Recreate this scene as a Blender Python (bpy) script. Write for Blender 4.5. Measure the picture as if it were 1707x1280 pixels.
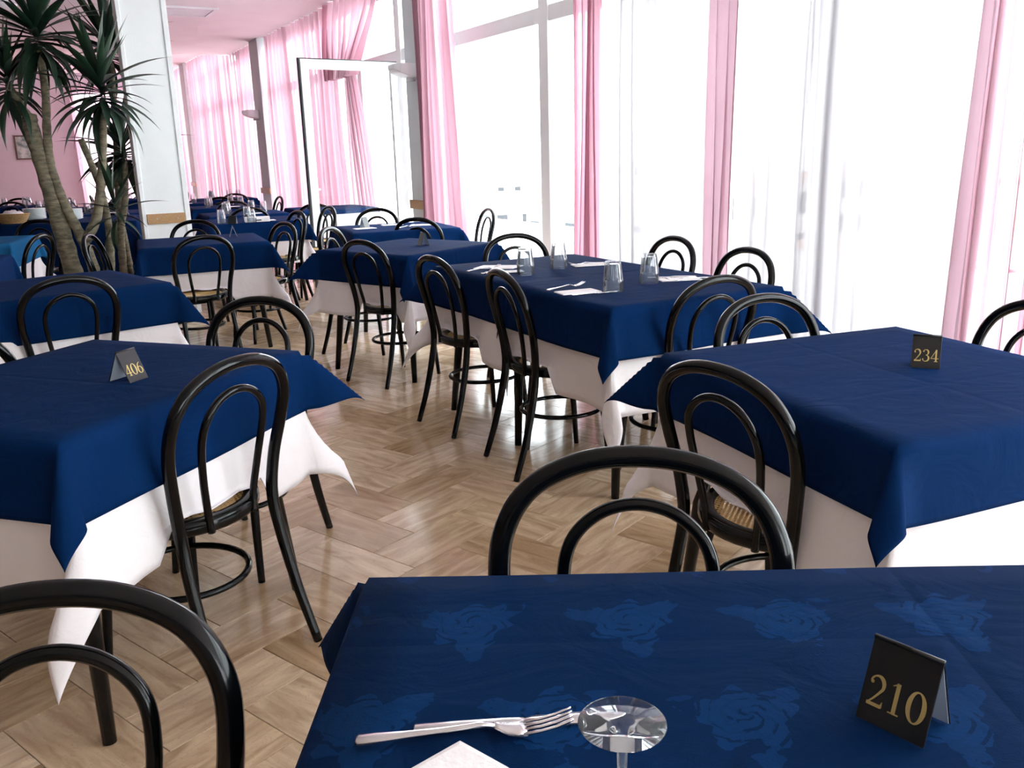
import bpy, bmesh, math, random
from mathutils import Vector, Matrix
random.seed(7)
for o in list(bpy.data.objects): bpy.data.objects.remove(o)
scene = bpy.context.scene
COL = scene.collection
R = math.radians

# ------------------------------------------------------------------ camera, world, exposure
FPX, PITCH, ROLL, CAMH = 1480.0, R(14.6), R(1.65), 1.31
cam_d = bpy.data.cameras.new('camera'); cam = bpy.data.objects.new('camera', cam_d); COL.objects.link(cam)
cam_d.sensor_fit = 'HORIZONTAL'; cam_d.sensor_width = 36.0; cam_d.lens = FPX / 1707 * 36; cam_d.clip_start = .02; cam_d.clip_end = 800
_f = Vector((0, math.cos(PITCH), -math.sin(PITCH))); _r = Vector((1, 0, 0)); _u = Vector((0, math.sin(PITCH), math.cos(PITCH)))
_ix = _r*math.cos(ROLL) - _u*math.sin(ROLL); _iu = _u*math.cos(ROLL) + _r*math.sin(ROLL)
cam.matrix_world = Matrix(((_ix.x, _iu.x, -_f.x, 0), (_ix.y, _iu.y, -_f.y, 0), (_ix.z, _iu.z, -_f.z, CAMH), (0, 0, 0, 1)))
scene.camera = cam

world = bpy.data.worlds.new('sky'); scene.world = world; world.use_nodes = True
bg = world.node_tree.nodes['Background']; bg.inputs[0].default_value = (.93, .97, 1.0, 1); bg.inputs[1].default_value = 6.0
vs = scene.view_settings; vs.view_transform = 'Standard'; vs.look = 'None'; vs.gamma = 1; vs.use_curve_mapping = False; vs.exposure = 1.0

# the window wall runs along DS; NW points from the room to the windows. room(s, n) -> world xy
WA = R(28.5); OFF = 3.7
DS = Vector((-math.sin(WA), math.cos(WA), 0)); NW = Vector((math.cos(WA), math.sin(WA), 0))
def room(s, n, z=0): return DS*s + NW*n + Vector((0, 0, z))
ROOMROT = WA            # local +Y = DS, local +X = NW

# ------------------------------------------------------------------ materials
def mat(name, color, rough=.6, metal=0, **kw):
    m = bpy.data.materials.new(name); m.use_nodes = True
    b = m.node_tree.nodes['Principled BSDF']
    b.inputs['Base Color'].default_value = (*color, 1); b.inputs['Roughness'].default_value = rough; b.inputs['Metallic'].default_value = metal
    for k, v in kw.items(): b.inputs[k].default_value = v
    return m
def nodes(m): return m.node_tree.nodes, m.node_tree.links, m.node_tree.nodes['Principled BSDF']
def noise_color(m, c1, c2, scale, detail=3, coord='Object', stretch=(1, 1, 1), bump=0, bscale=None, lo=.35, hi=.65):
    N, L, b = nodes(m)
    tc = N.new('ShaderNodeTexCoord'); mp = N.new('ShaderNodeMapping'); mp.inputs['Scale'].default_value = stretch
    nz = N.new('ShaderNodeTexNoise'); nz.inputs['Scale'].default_value = scale; nz.inputs['Detail'].default_value = detail
    rp = N.new('ShaderNodeValToRGB'); rp.color_ramp.elements[0].position = lo; rp.color_ramp.elements[1].position = hi
    rp.color_ramp.elements[0].color = (*c1, 1); rp.color_ramp.elements[1].color = (*c2, 1)
    L.new(tc.outputs[coord], mp.inputs[0]); L.new(mp.outputs[0], nz.inputs[0]); L.new(nz.outputs[0], rp.inputs[0]); L.new(rp.outputs[0], b.inputs['Base Color'])
    if bump:
        n2 = N.new('ShaderNodeTexNoise'); n2.inputs['Scale'].default_value = bscale or scale; n2.inputs['Detail'].default_value = 4
        bp = N.new('ShaderNodeBump'); bp.inputs['Strength'].default_value = bump; bp.inputs['Distance'].default_value = .01
        L.new(mp.outputs[0], n2.inputs[0]); L.new(n2.outputs[0], bp.inputs['Height']); L.new(bp.outputs[0], b.inputs['Normal'])
    return m
def math_n(N, L, op, a, b=None, c=None):
    n = N.new('ShaderNodeMath'); n.operation = op
    for i, v in enumerate((a, b, c)):
        if v is None: continue
        if isinstance(v, (int, float)): n.inputs[i].default_value = v
        else: L.new(v, n.inputs[i])
    return n.outputs[0]

def cloth_mat(name, base, alt, damask=False, crease=True):
    m = mat(name, base, .85); N, L, b = nodes(m)
    b.inputs['Specular IOR Level'].default_value = .04
    tc = N.new('ShaderNodeTexCoord'); sep = N.new('ShaderNodeSeparateXYZ'); L.new(tc.outputs['Object'], sep.inputs[0])
    nz = N.new('ShaderNodeTexNoise'); nz.inputs['Scale'].default_value = 7; nz.inputs['Detail'].default_value = 4; L.new(tc.outputs['Object'], nz.inputs[0])
    mix = N.new('ShaderNodeMix'); mix.data_type = 'RGBA'; mix.inputs['A'].default_value = (*base, 1); mix.inputs['B'].default_value = (*alt, 1)
    if damask:
        # woven roses: staggered cells with polar petals
        cell = .19
        def M(op, a, b_=None, c=None): return math_n(N, L, op, a, b_, c)
        wob = N.new('ShaderNodeTexNoise'); wob.inputs['Scale'].default_value = 30; wob.inputs['Detail'].default_value = 3; L.new(tc.outputs['Object'], wob.inputs[0])
        wv = M('MULTIPLY', M('SUBTRACT', wob.outputs[0], .5), .035)
        y = M('ADD', sep.outputs[1], wv); x0 = M('ADD', sep.outputs[0], wv)
        row = M('FLOOR', M('DIVIDE', y, cell)); odd = M('MULTIPLY', M('FLOORED_MODULO', row, 2.0), cell*.5)
        x = M('ADD', x0, odd)
        cx = M('SUBTRACT', M('FLOORED_MODULO', x, cell), cell/2); cy = M('SUBTRACT', M('FLOORED_MODULO', y, cell), cell/2)
        r = M('SQRT', M('ADD', M('MULTIPLY', cx, cx), M('MULTIPLY', cy, cy)))
        th = M('ARCTAN2', cy, cx)
        lobes = M('MULTIPLY_ADD', M('SINE', M('MULTIPLY_ADD', th, 5.0, row)), .009, .046)
        flower = M('LESS_THAN', r, lobes)
        rings = M('GREATER_THAN', M('SINE', M('ADD', M('MULTIPLY', r, 420.0), M('MULTIPLY', th, 3.0))), -.65)
        leafr = M('MULTIPLY_ADD', M('POWER', M('ABSOLUTE', M('SINE', M('MULTIPLY_ADD', th, 1.5, .6))), 6.0), .05, .03)
        leaf = M('LESS_THAN', r, leafr)
        veins = M('GREATER_THAN', wob.outputs[0], .44)
        fac = M('MAXIMUM', M('MULTIPLY', flower, rings), M('MULTIPLY', M('MULTIPLY', leaf, veins), .8))
        L.new(M('MULTIPLY', fac, .6), mix.inputs['Factor'])
    else:
        L.new(nz.outputs[0], mix.inputs['Factor'])
    L.new(mix.outputs['Result'], b.inputs['Base Color'])
    # press creases and soft wrinkles
    n2 = N.new('ShaderNodeTexNoise'); n2.inputs['Scale'].default_value = 9; n2.inputs['Detail'].default_value = 3; n2.inputs['Distortion'].default_value = 1.2
    mp = N.new('ShaderNodeMapping'); mp.inputs['Scale'].default_value = (.8, 1.0, 1); L.new(tc.outputs['Object'], mp.inputs[0]); L.new(mp.outputs[0], n2.inputs[0])
    h = n2.outputs[0]
    if crease:
        def line(o, off):
            d = math_n(N, L, 'ABSOLUTE', math_n(N, L, 'ADD', o, off))
            return math_n(N, L, 'SMOOTH_MIN', math_n(N, L, 'MULTIPLY', d, 60.0), 1.0, .3)
        c = math_n(N, L, 'MINIMUM', line(sep.outputs[0], .02), math_n(N, L, 'MINIMUM', line(sep.outputs[1], -.24), line(sep.outputs[1], .14)))
        h = math_n(N, L, 'ADD', h, math_n(N, L, 'MULTIPLY', c, .22))
    wv2 = N.new('ShaderNodeTexNoise'); wv2.inputs['Scale'].default_value = 400; L.new(tc.outputs['Object'], wv2.inputs[0])
    h = math_n(N, L, 'ADD', h, math_n(N, L, 'MULTIPLY', wv2.outputs[0], .05))
    bp = N.new('ShaderNodeBump'); bp.inputs['Strength'].default_value = .38; bp.inputs['Distance'].default_value = .014
    L.new(h, bp.inputs['Height']); L.new(bp.outputs[0], b.inputs['Normal'])
    return m

M_BLUE = cloth_mat('navy_cloth', (.0010, .0145, .066), (.0016, .0185, .078))
M_DAMASK = cloth_mat('navy_damask', (.0010, .0140, .058), (.004, .034, .125), damask=True)
M_LIGHTBLUE = cloth_mat('turquoise_cloth', (.012, .11, .27), (.018, .13, .30))
M_WHITE = cloth_mat('white_cloth', (.84, .80, .82), (.88, .84, .86), crease=False)
M_BLACK = mat('black_lacquer', (.0015, .002, .0025), .13, **{'Specular IOR Level': .24})
M_TABLEWOOD = noise_color(mat('table_wood', (.1, .06, .04), .5), (.09, .05, .03), (.14, .08, .05), 8)
M_CARDBLACK = mat('black_plastic', (.006, .007, .009), .3); M_CARDGREY = mat('grey_plastic', (.45, .5, .55), .4); M_GOLD = mat('gold_print', (.55, .42, .16), .45, .3)
M_STEEL = mat('steel', (.72, .70, .72), .22, 1.0)
M_PAPER = noise_color(mat('paper', (.9, .86, .88), .8), (.86, .82, .84), (.93, .90, .91), 30, bump=.15, bscale=90)
def glass_mat():
    m = bpy.data.materials.new('glass'); m.use_nodes = True; N = m.node_tree.nodes; L = m.node_tree.links
    N.remove(N['Principled BSDF']); tr = N.new('ShaderNodeBsdfTransparent'); tr.inputs[0].default_value = (.93, .95, .96, 1)
    gl = N.new('ShaderNodeBsdfGlossy'); gl.inputs['Roughness'].default_value = .02; ms = N.new('ShaderNodeMixShader'); lw = N.new('ShaderNodeLayerWeight'); lw.inputs[0].default_value = .28
    L.new(lw.outputs['Fresnel'], ms.inputs[0]); L.new(tr.outputs[0], ms.inputs[1]); L.new(gl.outputs[0], ms.inputs[2])
    tl = N.new('ShaderNodeBsdfTranslucent'); tl.inputs[0].default_value = (.9, .95, 1, 1); m3 = N.new('ShaderNodeMixShader'); m3.inputs[0].default_value = .04; L.new(ms.outputs[0], m3.inputs[1]); L.new(tl.outputs[0], m3.inputs[2]); L.new(m3.outputs[0], N['Material Output'].inputs[0])
    return m
M_GLASS = glass_mat()
M_WALL = noise_color(mat('wall_paint', (.7, .6, .66), .85), (.58, .53, .585), (.61, .56, .615), 3, bump=.05, bscale=60)
M_WALLDARK = noise_color(mat('wall_low_bounce', (.2, .15, .13), .7), (.20, .14, .12), (.25, .18, .15), 3, bump=.05, bscale=60)  # darkened so the unseen left wall bounces less light
M_CEIL = noise_color(mat('ceiling_paint', (.75, .66, .7), .9), (.82, .77, .79), (.85, .80, .82), 2, bump=.05, bscale=50)  # base colour carries some of the curtains' pink light
M_PILLAR = noise_color(mat('pillar_paint', (.8, .84, .86), .6), (.82, .86, .87), (.86, .90, .90), 4, bump=.06, bscale=80)
M_COLUMN = noise_color(mat('column_paint', (.6, .64, .66), .7), (.62, .66, .68), (.66, .70, .71), 4, bump=.06, bscale=80)
M_RAIL = noise_color(mat('rail_wood', (.4, .24, .1), .45), (.36, .20, .08), (.48, .29, .13), 6, stretch=(12, 12, 60))
M_ALU = mat('white_frame', (.92, .93, .94), .4); M_DARKSEAL = mat('dark_seal', (.05, .055, .06), .5)
M_CANE = mat('cane', (.55, .36, .13), .6)
def setup_cane(m):
    N, L, b = nodes(m); tc = N.new('ShaderNodeTexCoord'); sep = N.new('ShaderNodeSeparateXYZ'); L.new(tc.outputs['Object'], sep.inputs[0])
    def M(op, a, b_=None, c=None): return math_n(N, L, op, a, b_, c)
    p = .0135
    row = M('FLOOR', M('DIVIDE', sep.outputs[1], p*.8)); odd = M('MULTIPLY', M('FLOORED_MODULO', row, 2.0), p*.5)
    cx = M('SUBTRACT', M('FLOORED_MODULO', M('ADD', sep.outputs[0], odd), p), p/2); cy = M('SUBTRACT', M('FLOORED_MODULO', sep.outputs[1], p*.8), p*.4)
    r = M('SQRT', M('ADD', M('MULTIPLY', cx, cx), M('MULTIPLY', cy, cy)))
    hole = M('LESS_THAN', r, .0031)
    tr = N.new('ShaderNodeBsdfTransparent'); ms = N.new('ShaderNodeMixShader'); out = N['Material Output']
    L.new(hole, ms.inputs[0]); L.new(b.outputs[0], ms.inputs[1]); L.new(tr.outputs[0], ms.inputs[2]); L.new(ms.outputs[0], out.inputs[0])
    nz = N.new('ShaderNodeTexNoise'); nz.inputs['Scale'].default_value = 120; L.new(tc.outputs['Object'], nz.inputs[0])
    rp = N.new('ShaderNodeValToRGB'); rp.color_ramp.elements[0].color = (.40, .23, .06, 1); rp.color_ramp.elements[1].color = (.66, .44, .17, 1)
    L.new(nz.outputs[0], rp.inputs[0]); L.new(rp.outputs[0], b.inputs['Base Color'])
setup_cane(M_CANE)
def pane_mat():
    m = bpy.data.materials.new('window_glass'); m.use_nodes = True; N = m.node_tree.nodes; L = m.node_tree.links
    N.remove(N['Principled BSDF']); tr = N.new('ShaderNodeBsdfTransparent'); tr.inputs[0].default_value = (.95, .97, .97, 1)
    gl = N.new('ShaderNodeBsdfGlossy'); gl.inputs['Roughness'].default_value = .01; ms = N.new('ShaderNodeMixShader')
    ms.inputs[0].default_value = .03
    L.new(tr.outputs[0], ms.inputs[1]); L.new(gl.outputs[0], ms.inputs[2]); L.new(ms.outputs[0], N['Material Output'].inputs[0])
    return m
M_PANE = pane_mat()
def sheer(name, tint, trans, dye):
    m = bpy.data.materials.new(name); m.use_nodes = True; N = m.node_tree.nodes; L = m.node_tree.links
    N.remove(N['Principled BSDF']); tr = N.new('ShaderNodeBsdfTransparent'); tr.inputs[0].default_value = (*tint, 1)
    tl = N.new('ShaderNodeBsdfTranslucent'); tl.inputs[0].default_value = (*dye, 1); df = N.new('ShaderNodeBsdfDiffuse'); df.inputs[0].default_value = (*dye, 1)
    m1 = N.new('ShaderNodeMixShader'); m1.inputs[0].default_value = .25; L.new(tl.outputs[0], m1.inputs[1]); L.new(df.outputs[0], m1.inputs[2])
    m2 = N.new('ShaderNodeMixShader')
    # fine thread density
    tc = N.new('ShaderNodeTexCoord'); mp = N.new('ShaderNodeMapping'); mp.inputs['Scale'].default_value = (25, 25, .6); nz = N.new('ShaderNodeTexNoise'); nz.inputs['Scale'].default_value = 3
    L.new(tc.outputs['Object'], mp.inputs[0]); L.new(mp.outputs[0], nz.inputs[0])
    L.new(math_n(N, L, 'MULTIPLY_ADD', math_n(N, L, 'SUBTRACT', nz.outputs[0], .5), .12, 1-trans), m2.inputs[0])
    L.new(tr.outputs[0], m2.inputs[1]); L.new(m1.outputs[0], m2.inputs[2]); L.new(m2.outputs[0], N['Material Output'].inputs[0])
    return m
M_SHEER = sheer('pink_sheer', (1.0, .86, .91), .13, (.50, .285, .345))
M_SHEERW = sheer('pale_sheer', (1.0, .97, .985), .05, (.37, .345, .36))
M_LEAF = noise_color(mat('yucca_leaf', (.02, .07, .03), .4), (.004, .018, .011), (.012, .042, .018), 5)
M_BARK = noise_color(mat('yucca_bark', (.25, .2, .13), .9), (.11, .10, .065), (.25, .22, .15), 14, stretch=(1, 1, 3), bump=.6, bscale=30)
M_POT = noise_color(mat('terracotta', (.3, .14, .08), .8), (.28, .13, .07), (.36, .17, .1), 6)
M_SOIL = noise_color(mat('soil', (.04, .03, .02), .95), (.03, .02, .012), (.07, .05, .03), 40)
M_PLATE = mat('china', (.75, .82, .82), .25); M_BASKET = noise_color(mat('wicker', (.45, .28, .12), .7), (.36, .2, .08), (.55, .36, .16), 60, stretch=(1, 1, 4), bump=.5)
M_LAMP = mat('lamp_white', (.8, .82, .84), .45); M_GREYMETAL = mat('grey_metal', (.5, .5, .52), .45, .4)
M_TERR = noise_color(mat('terrace', (.8, .8, .78), .9), (.72, .72, .70), (.80, .80, .78), 2)
M_HOUSE = noise_color(mat('house_plaster', (.85, .82, .78), .9), (.74, .72, .70), (.84, .80, .76), .2); M_HWIN = mat('house_window', (.03, .035, .04), .7); M_HROOF = mat('house_roof', (.7, .5, .42), .9)
M_FRAME = mat('picture_frame', (.12, .06, .04), .4)
M_PICT = noise_color(mat('picture_print', (.3, .4, .35), .5), (.10, .18, .16), (.55, .62, .58), 9, coord='Object', detail=6)

def tile_mat(name, per_object):
    m = mat(name, (.5, .38, .28), .16); N, L, b = nodes(m)
    b.inputs['Specular IOR Level'].default_value = .5
    uv = N.new('ShaderNodeUVMap'); uv.uv_map = 'UVMap'
    if per_object: oi = N.new('ShaderNodeObjectInfo'); rnd = oi.outputs['Random']
    else:
        at = N.new('ShaderNodeAttribute'); at.attribute_name = 'rnd'; rnd = at.outputs['Fac']
    cb = N.new('ShaderNodeCombineXYZ'); off = math_n(N, L, 'MULTIPLY', rnd, 37.0); L.new(off, cb.inputs[0]); L.new(off, cb.inputs[1]); L.new(off, cb.inputs[2])
    va = N.new('ShaderNodeVectorMath'); va.operation = 'ADD'; L.new(uv.outputs[0], va.inputs[0]); L.new(cb.outputs[0], va.inputs[1])
    mp = N.new('ShaderNodeMapping'); mp.inputs['Scale'].default_value = (5, 26, 5); L.new(va.outputs[0], mp.inputs[0])
    n1 = N.new('ShaderNodeTexNoise'); n1.inputs['Scale'].default_value = 1.0; n1.inputs['Detail'].default_value = 6; n1.inputs['Distortion'].default_value = .8; L.new(mp.outputs[0], n1.inputs[0])
    rp = N.new('ShaderNodeValToRGB'); e = rp.color_ramp.elements
    e[0].position = .30; e[0].color = (.40, .25, .135, 1); e[1].position = .72; e[1].color = (.71, .52, .325, 1)
    L.new(n1.outputs[0], rp.inputs[0])
    # thin dark veins
    mp2 = N.new('ShaderNodeMapping'); mp2.inputs['Scale'].default_value = (7, 14, 7); L.new(va.outputs[0], mp2.inputs[0])
    n2 = N.new('ShaderNodeTexNoise'); n2.inputs['Scale'].default_value = 1.4; n2.inputs['Detail'].default_value = 8; n2.inputs['Distortion'].default_value = 2.5; L.new(mp2.outputs[0], n2.inputs[0])
    v = math_n(N, L, 'ABSOLUTE', math_n(N, L, 'SUBTRACT', n2.outputs[0], .5))
    vf = math_n(N, L, 'SUBTRACT', 1.0, math_n(N, L, 'MINIMUM', math_n(N, L, 'MULTIPLY', v, 90.0), 1.0))
    mx = N.new('ShaderNodeMix'); mx.data_type = 'RGBA'; L.new(math_n(N, L, 'MULTIPLY', vf, .35), mx.inputs['Factor']); L.new(rp.outputs[0], mx.inputs['A']); mx.inputs['B'].default_value = (.22, .13, .085, 1)
    hs = N.new('ShaderNodeHueSaturation'); L.new(mx.outputs['Result'], hs.inputs['Color'])
    L.new(math_n(N, L, 'MULTIPLY_ADD', rnd, .42, .76), hs.inputs['Value']); L.new(math_n(N, L, 'MULTIPLY_ADD', rnd, -.25, 1.05), hs.inputs['Saturation'])
    L.new(hs.outputs[0], b.inputs['Base Color'])
    L.new(math_n(N, L, 'MULTIPLY_ADD', n1.outputs[0], .12, .08), b.inputs['Roughness'])
    return m
M_TILE = tile_mat('marble_tile', True); M_TILES = tile_mat('marble_tiles_rest', False)
M_GROUT = mat('grout', (.30, .22, .16), .8)

# ------------------------------------------------------------------ helpers
def tag(o, label=None, cat=None, group=None, kind=None):
    if label: o['label'] = label
    if cat: o['category'] = cat
    if group: o['group'] = group
    if kind: o['kind'] = kind
    return o
def empty(name, loc=(0, 0, 0), rz=0, parent=None):
    o = bpy.data.objects.new(name, None); COL.objects.link(o); o.location = loc; o.rotation_euler = (0, 0, rz); o.empty_display_size = .1
    if parent: o.parent = parent
    return o
def link(name, me, m=None, parent=None, loc=(0, 0, 0), rot=(0, 0, 0), smooth=False):
    if m is not None and not me.materials: me.materials.append(m)
    if smooth: me.shade_smooth()
    o = bpy.data.objects.new(name, me); COL.objects.link(o); o.location = loc; o.rotation_euler = rot
    if parent: o.parent = parent
    return o
def mesh(name, verts, faces):
    me = bpy.data.meshes.new(name); me.from_pydata([tuple(v) for v in verts], [], faces); me.update(); return me
def bm_mesh(name, bm):
    me = bpy.data.meshes.new(name); bm.normal_update(); bm.to_mesh(me); bm.free(); return me
def add_box(bm, lo, hi, bevel=0):
    c = [(a+b)/2 for a, b in zip(lo, hi)]; s = [max(b-a, 1e-5) for a, b in zip(lo, hi)]
    r = bmesh.ops.create_cube(bm, size=1, matrix=Matrix.Translation(c) @ Matrix.Diagonal((*s, 1)))
    if bevel:
        es = list({e for v in r['verts'] for e in v.link_edges})
        bmesh.ops.bevel(bm, geom=es, offset=bevel, segments=2, affect='EDGES', profile=.5)
def box(name, lo, hi, m, parent=None, bevel=0, loc=(0, 0, 0), rz=0):
    bm = bmesh.new(); add_box(bm, lo, hi, bevel); return link(name, bm_mesh(name, bm), m, parent, loc, (0, 0, rz))
def crspline(pts, n=6):
    P = [Vector(p) for p in pts]; P = [2*P[0]-P[1]] + P + [2*P[-1]-P[-2]]; out = []
    for i in range(1, len(P)-2):
        a, b, c, d = P[i-1:i+3]
        for k in range(n):
            t = k/n; out.append(.5*((2*b)+(c-a)*t+(2*a-5*b+4*c-d)*t*t+(3*b-a-3*c+d)*t**3))
    out.append(P[-2].copy()); return out
def tube(bm, path, rad, sides=10, closed=False, cap=True):
    n = len(path); rads = rad if isinstance(rad, (list, tuple)) else [rad]*n
    rings = []; nrm = None
    for i in range(n):
        if closed: t = (path[(i+1) % n]-path[i-1]).normalized()
        else: t = (path[min(i+1, n-1)]-path[max(i-1, 0)]).normalized()
        if nrm is None:
            nrm = t.orthogonal().normalized()
        nrm = (nrm - t*nrm.dot(t)).normalized(); bn = t.cross(nrm)
        rings.append([bm.verts.new(path[i] + (nrm*math.cos(a)+bn*math.sin(a))*rads[i]) for a in [2*math.pi*k/sides for k in range(sides)]])
    m_ = n if closed else n-1
    for i in range(m_):
        A, B = rings[i], rings[(i+1) % n]
        if closed and i == n-1:   # best offset to avoid a twist
            best = min(range(sides), key=lambda o_: sum((A[k].co-B[(k+o_) % sides].co).length for k in range(sides)))
            B = B[best:]+B[:best]
        for k in range(sides): bm.faces.new((A[k], A[(k+1) % sides], B[(k+1) % sides], B[k]))
    if cap and not closed:
        bm.faces.new(list(reversed(rings[0]))); bm.faces.new(rings[-1])
def lathe(bm, prof, seg=32, cap_first=False, cap_last=False, facet=None):
    rings = []
    for r, z in prof:
        if r < 1e-5: rings.append([bm.verts.new((0, 0, z))])
        else:
            rings.append([bm.verts.new((r*math.cos(2*math.pi*k/seg), r*math.sin(2*math.pi*k/seg), z)) for k in range(seg)])
    for A, B in zip(rings, rings[1:]):
        for k in range(seg):
            k2 = (k+1) % seg
            if len(A) == 1 and len(B) == 1: continue
            if len(A) == 1: bm.faces.new((A[0], B[k2], B[k]))
            elif len(B) == 1: bm.faces.new((A[k], A[k2], B[0]))
            else: bm.faces.new((A[k], A[k2], B[k2], B[k]))
    return rings
def lathe_mesh(name, prof, seg=32):
    bm = bmesh.new(); lathe(bm, prof, seg); bmesh.ops.recalc_face_normals(bm, faces=bm.faces); me = bm_mesh(name, bm); me.shade_smooth(); return me
def copy_tree(root, loc, rz, label=None, group=None):
    r = root.copy(); COL.objects.link(r); r.location = loc; r.rotation_euler = (0, 0, rz)
    if label: r['label'] = label
    if group: r['group'] = group
    for ch in root.children:
        c = ch.copy(); COL.objects.link(c); c.parent = r
        for g in ch.children:
            d = g.copy(); COL.objects.link(d); d.parent = c
    return r

# ------------------------------------------------------------------ the room shell (local frame: x = n, y = s)
S0, S1, NL = -7.0, 23.0, -9.0
ZC, ZC2, SSTEP = 3.05, 3.30, 16.4
floor = tag(box('floor', (NL-.2, S0-.2, -.12), (OFF+.2, S1+.2, -.006), M_GROUT, rz=ROOMROT), 'polished beige marble floor laid in a herringbone', kind='structure')
# herringbone marble tiles .40 x .20
TW = .2; TG = .0008
def tile_mesh(name):
    hx, hy, t = TW-TG, TW/2-TG, .006; b = .0012
    v = [(-hx, -hy, -.006), (hx, -hy, -.006), (hx, hy, -.006), (-hx, hy, -.006), (-hx, -hy, -b), (hx, -hy, -b), (hx, hy, -b), (-hx, hy, -b),
         (-hx+b, -hy+b, 0), (hx-b, -hy+b, 0), (hx-b, hy-b, 0), (-hx+b, hy-b, 0)]
    f = [(0, 1, 5, 4), (1, 2, 6, 5), (2, 3, 7, 6), (3, 0, 4, 7), (4, 5, 9, 8), (5, 6, 10, 9), (6, 7, 11, 10), (7, 4, 8, 11), (8, 9, 10, 11)]
    return v, f
TV, TF = tile_mesh('tile')
TROT = R(51); TO = Vector((-.84, 2.05, 0))
tx = Vector((math.cos(TROT), math.sin(TROT), 0)); ty = Vector((-math.sin(TROT), math.cos(TROT), 0))
def cam_px(p):
    v = p - Vector((0, 0, CAMH)); c = v.dot(_f)
    if c < .2: return None
    return 853.5 + FPX*v.dot(_ix)/c, 640 - FPX*v.dot(_iu)/c
tiles = []
for i in range(-110, 111):
    for j in range(-60, 61):
        ox, oy = i + 2*j, i - 2*j
        for kind in (0, 1):
            cx, cy = ((1.0, .5) if kind == 0 else (2.5, 0.0))
            p = TO + tx*((ox+cx)*TW) + ty*((oy+cy)*TW)
            s, n = p.dot(DS), p.dot(NW)
            if S0+.25 < s < S1-.25 and NL+.25 < n < OFF-.25: tiles.append((p, TROT + (math.pi/2 if kind else 0)))
def seen(t):
    q = cam_px(t[0])
    return q is not None and -40 < q[0] < 1747 and q[1] < 1310 and not (q[1] > 960+ (q[0]-1100)*-.02 and q[0] > 630 )
vis = sorted([t for t in tiles if seen(t)], key=lambda t: t[0].length)
near = vis[:300]; nearset = set(id(t) for t in near)
tme = mesh('tile', TV, TF); tme.materials.append(M_TILE)
uvl = tme.uv_layers.new(name='UVMap')
for lp in tme.loops: co = tme.vertices[lp.vertex_index].co; uvl.data[lp.index].uv = (co.x, co.y)
Mfi = floor.matrix_basis.inverted()
for p, a in near:
    link('tile', tme, None, floor, Mfi @ p, (0, 0, a-ROOMROT))
rest = [t for t in tiles if id(t) not in nearset]
vv, ff, uvs, rn = [], [], [], []
for p, a in rest:
    ca, sa = math.cos(a), math.sin(a); b0 = len(vv); q = Mfi @ p; a2 = a-ROOMROT; ca, sa = math.cos(a2), math.sin(a2)
    for x, y, z in TV[4:]: vv.append((q.x+ca*x-sa*y, q.y+sa*x+ca*y, z))
    rr = random.random()
    for f in TF[4:]:
        ff.append([b0+k-4 for k in f]); rn.append(rr); uvs += [(TV[k][0], TV[k][1]) for k in f]
rm = mesh('tile_field', vv, ff); rm.materials.append(M_TILES); ul = rm.uv_layers.new(name='UVMap'); ul.data.foreach_set('uv', [c for u in uvs for c in u])
at = rm.attributes.new('rnd', 'FLOAT', 'FACE'); at.data.foreach_set('value', rn)
tag(link('tile_field', rm, None, floor), kind='stuff')

def struct(name, boxes, m, label=None):
    bm = bmesh.new()
    for lo, hi in boxes: add_box(bm, lo, hi)
    o = link(name, bm_mesh(name, bm), m, rot=(0, 0, ROOMROT)); return tag(o, label, kind='structure')
ceiling = struct('ceiling', [((NL-.2, S0-.2, ZC), (OFF+.2, SSTEP, ZC+.4)), ((NL-.2, SSTEP, ZC2), (OFF+.2, S1+.2, ZC2+.15))], M_CEIL, 'pale ceiling, pink curtain light tinted into its colour, with a raised far section')
wall_left = struct('wall_left', [((NL-.2, S0-.2, -.1), (NL, S1+.2, ZC2))], M_WALLDARK, 'unseen left wall coloured dark to weaken its bounced light')
wall_near = struct('wall_near', [((NL, S0-.2, -.1), (.2, S0, ZC)), ((3.4, S0-.2, -.1), (OFF+.2, S0, ZC)), ((.2, S0-.2, -.1), (3.4, S0, .05)), ((.2, S0-.2, 2.95), (3.4, S0, ZC))], M_WALL, 'plain lilac wall behind the viewpoint')
BW0, BW1, BWT = 1.45, 3.42, 2.95          # window in the far wall (n range, top)
wall_back = struct('wall_back', [((NL, S1, -.1), (BW0, S1+.2, ZC2)), ((BW1, S1, -.1), (OFF+.2, S1+.2, ZC2)), ((BW0, S1, BWT), (BW1, S1+.2, ZC2)), ((BW0, S1, -.1), (BW1, S1+.2, .08))], M_WALL, 'lilac end wall with a curtained window')
# window wall: header, kerb and columns
cols = [(S0, S0+.4), (-4.7, -4.2), (1.45, 1.95), (7.85, 8.38), (14.0, 14.5), (20.3, 20.8), (S1-.25, S1+.2)]
wall_right = struct('wall_right', [((OFF, S0-.2, -.12), (OFF+.2, S1+.2, .03)), ((OFF, S0-.2, ZC-.06), (OFF+.2, SSTEP, ZC+.1)), ((OFF, SSTEP, ZC2-.06), (OFF+.2, S1+.2, ZC2+.1))], M_COLUMN, 'glazed window wall between grey columns')
for a, b in cols: box('column', (OFF-.22, a, .0), (OFF+.2, b, ZC if b < SSTEP else ZC2), M_COLUMN, wall_right, bevel=.008)
tn = 1
for a, b in cols[2:6]:
    t = tag(box('trim_%d' % tn, (OFF-.242, a-.02, .80), (OFF-.22, b+.02, .885), M_RAIL, rz=ROOMROT, bevel=.004), 'wooden chair rail across a window column', kind='structure'); tn += 1

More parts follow.
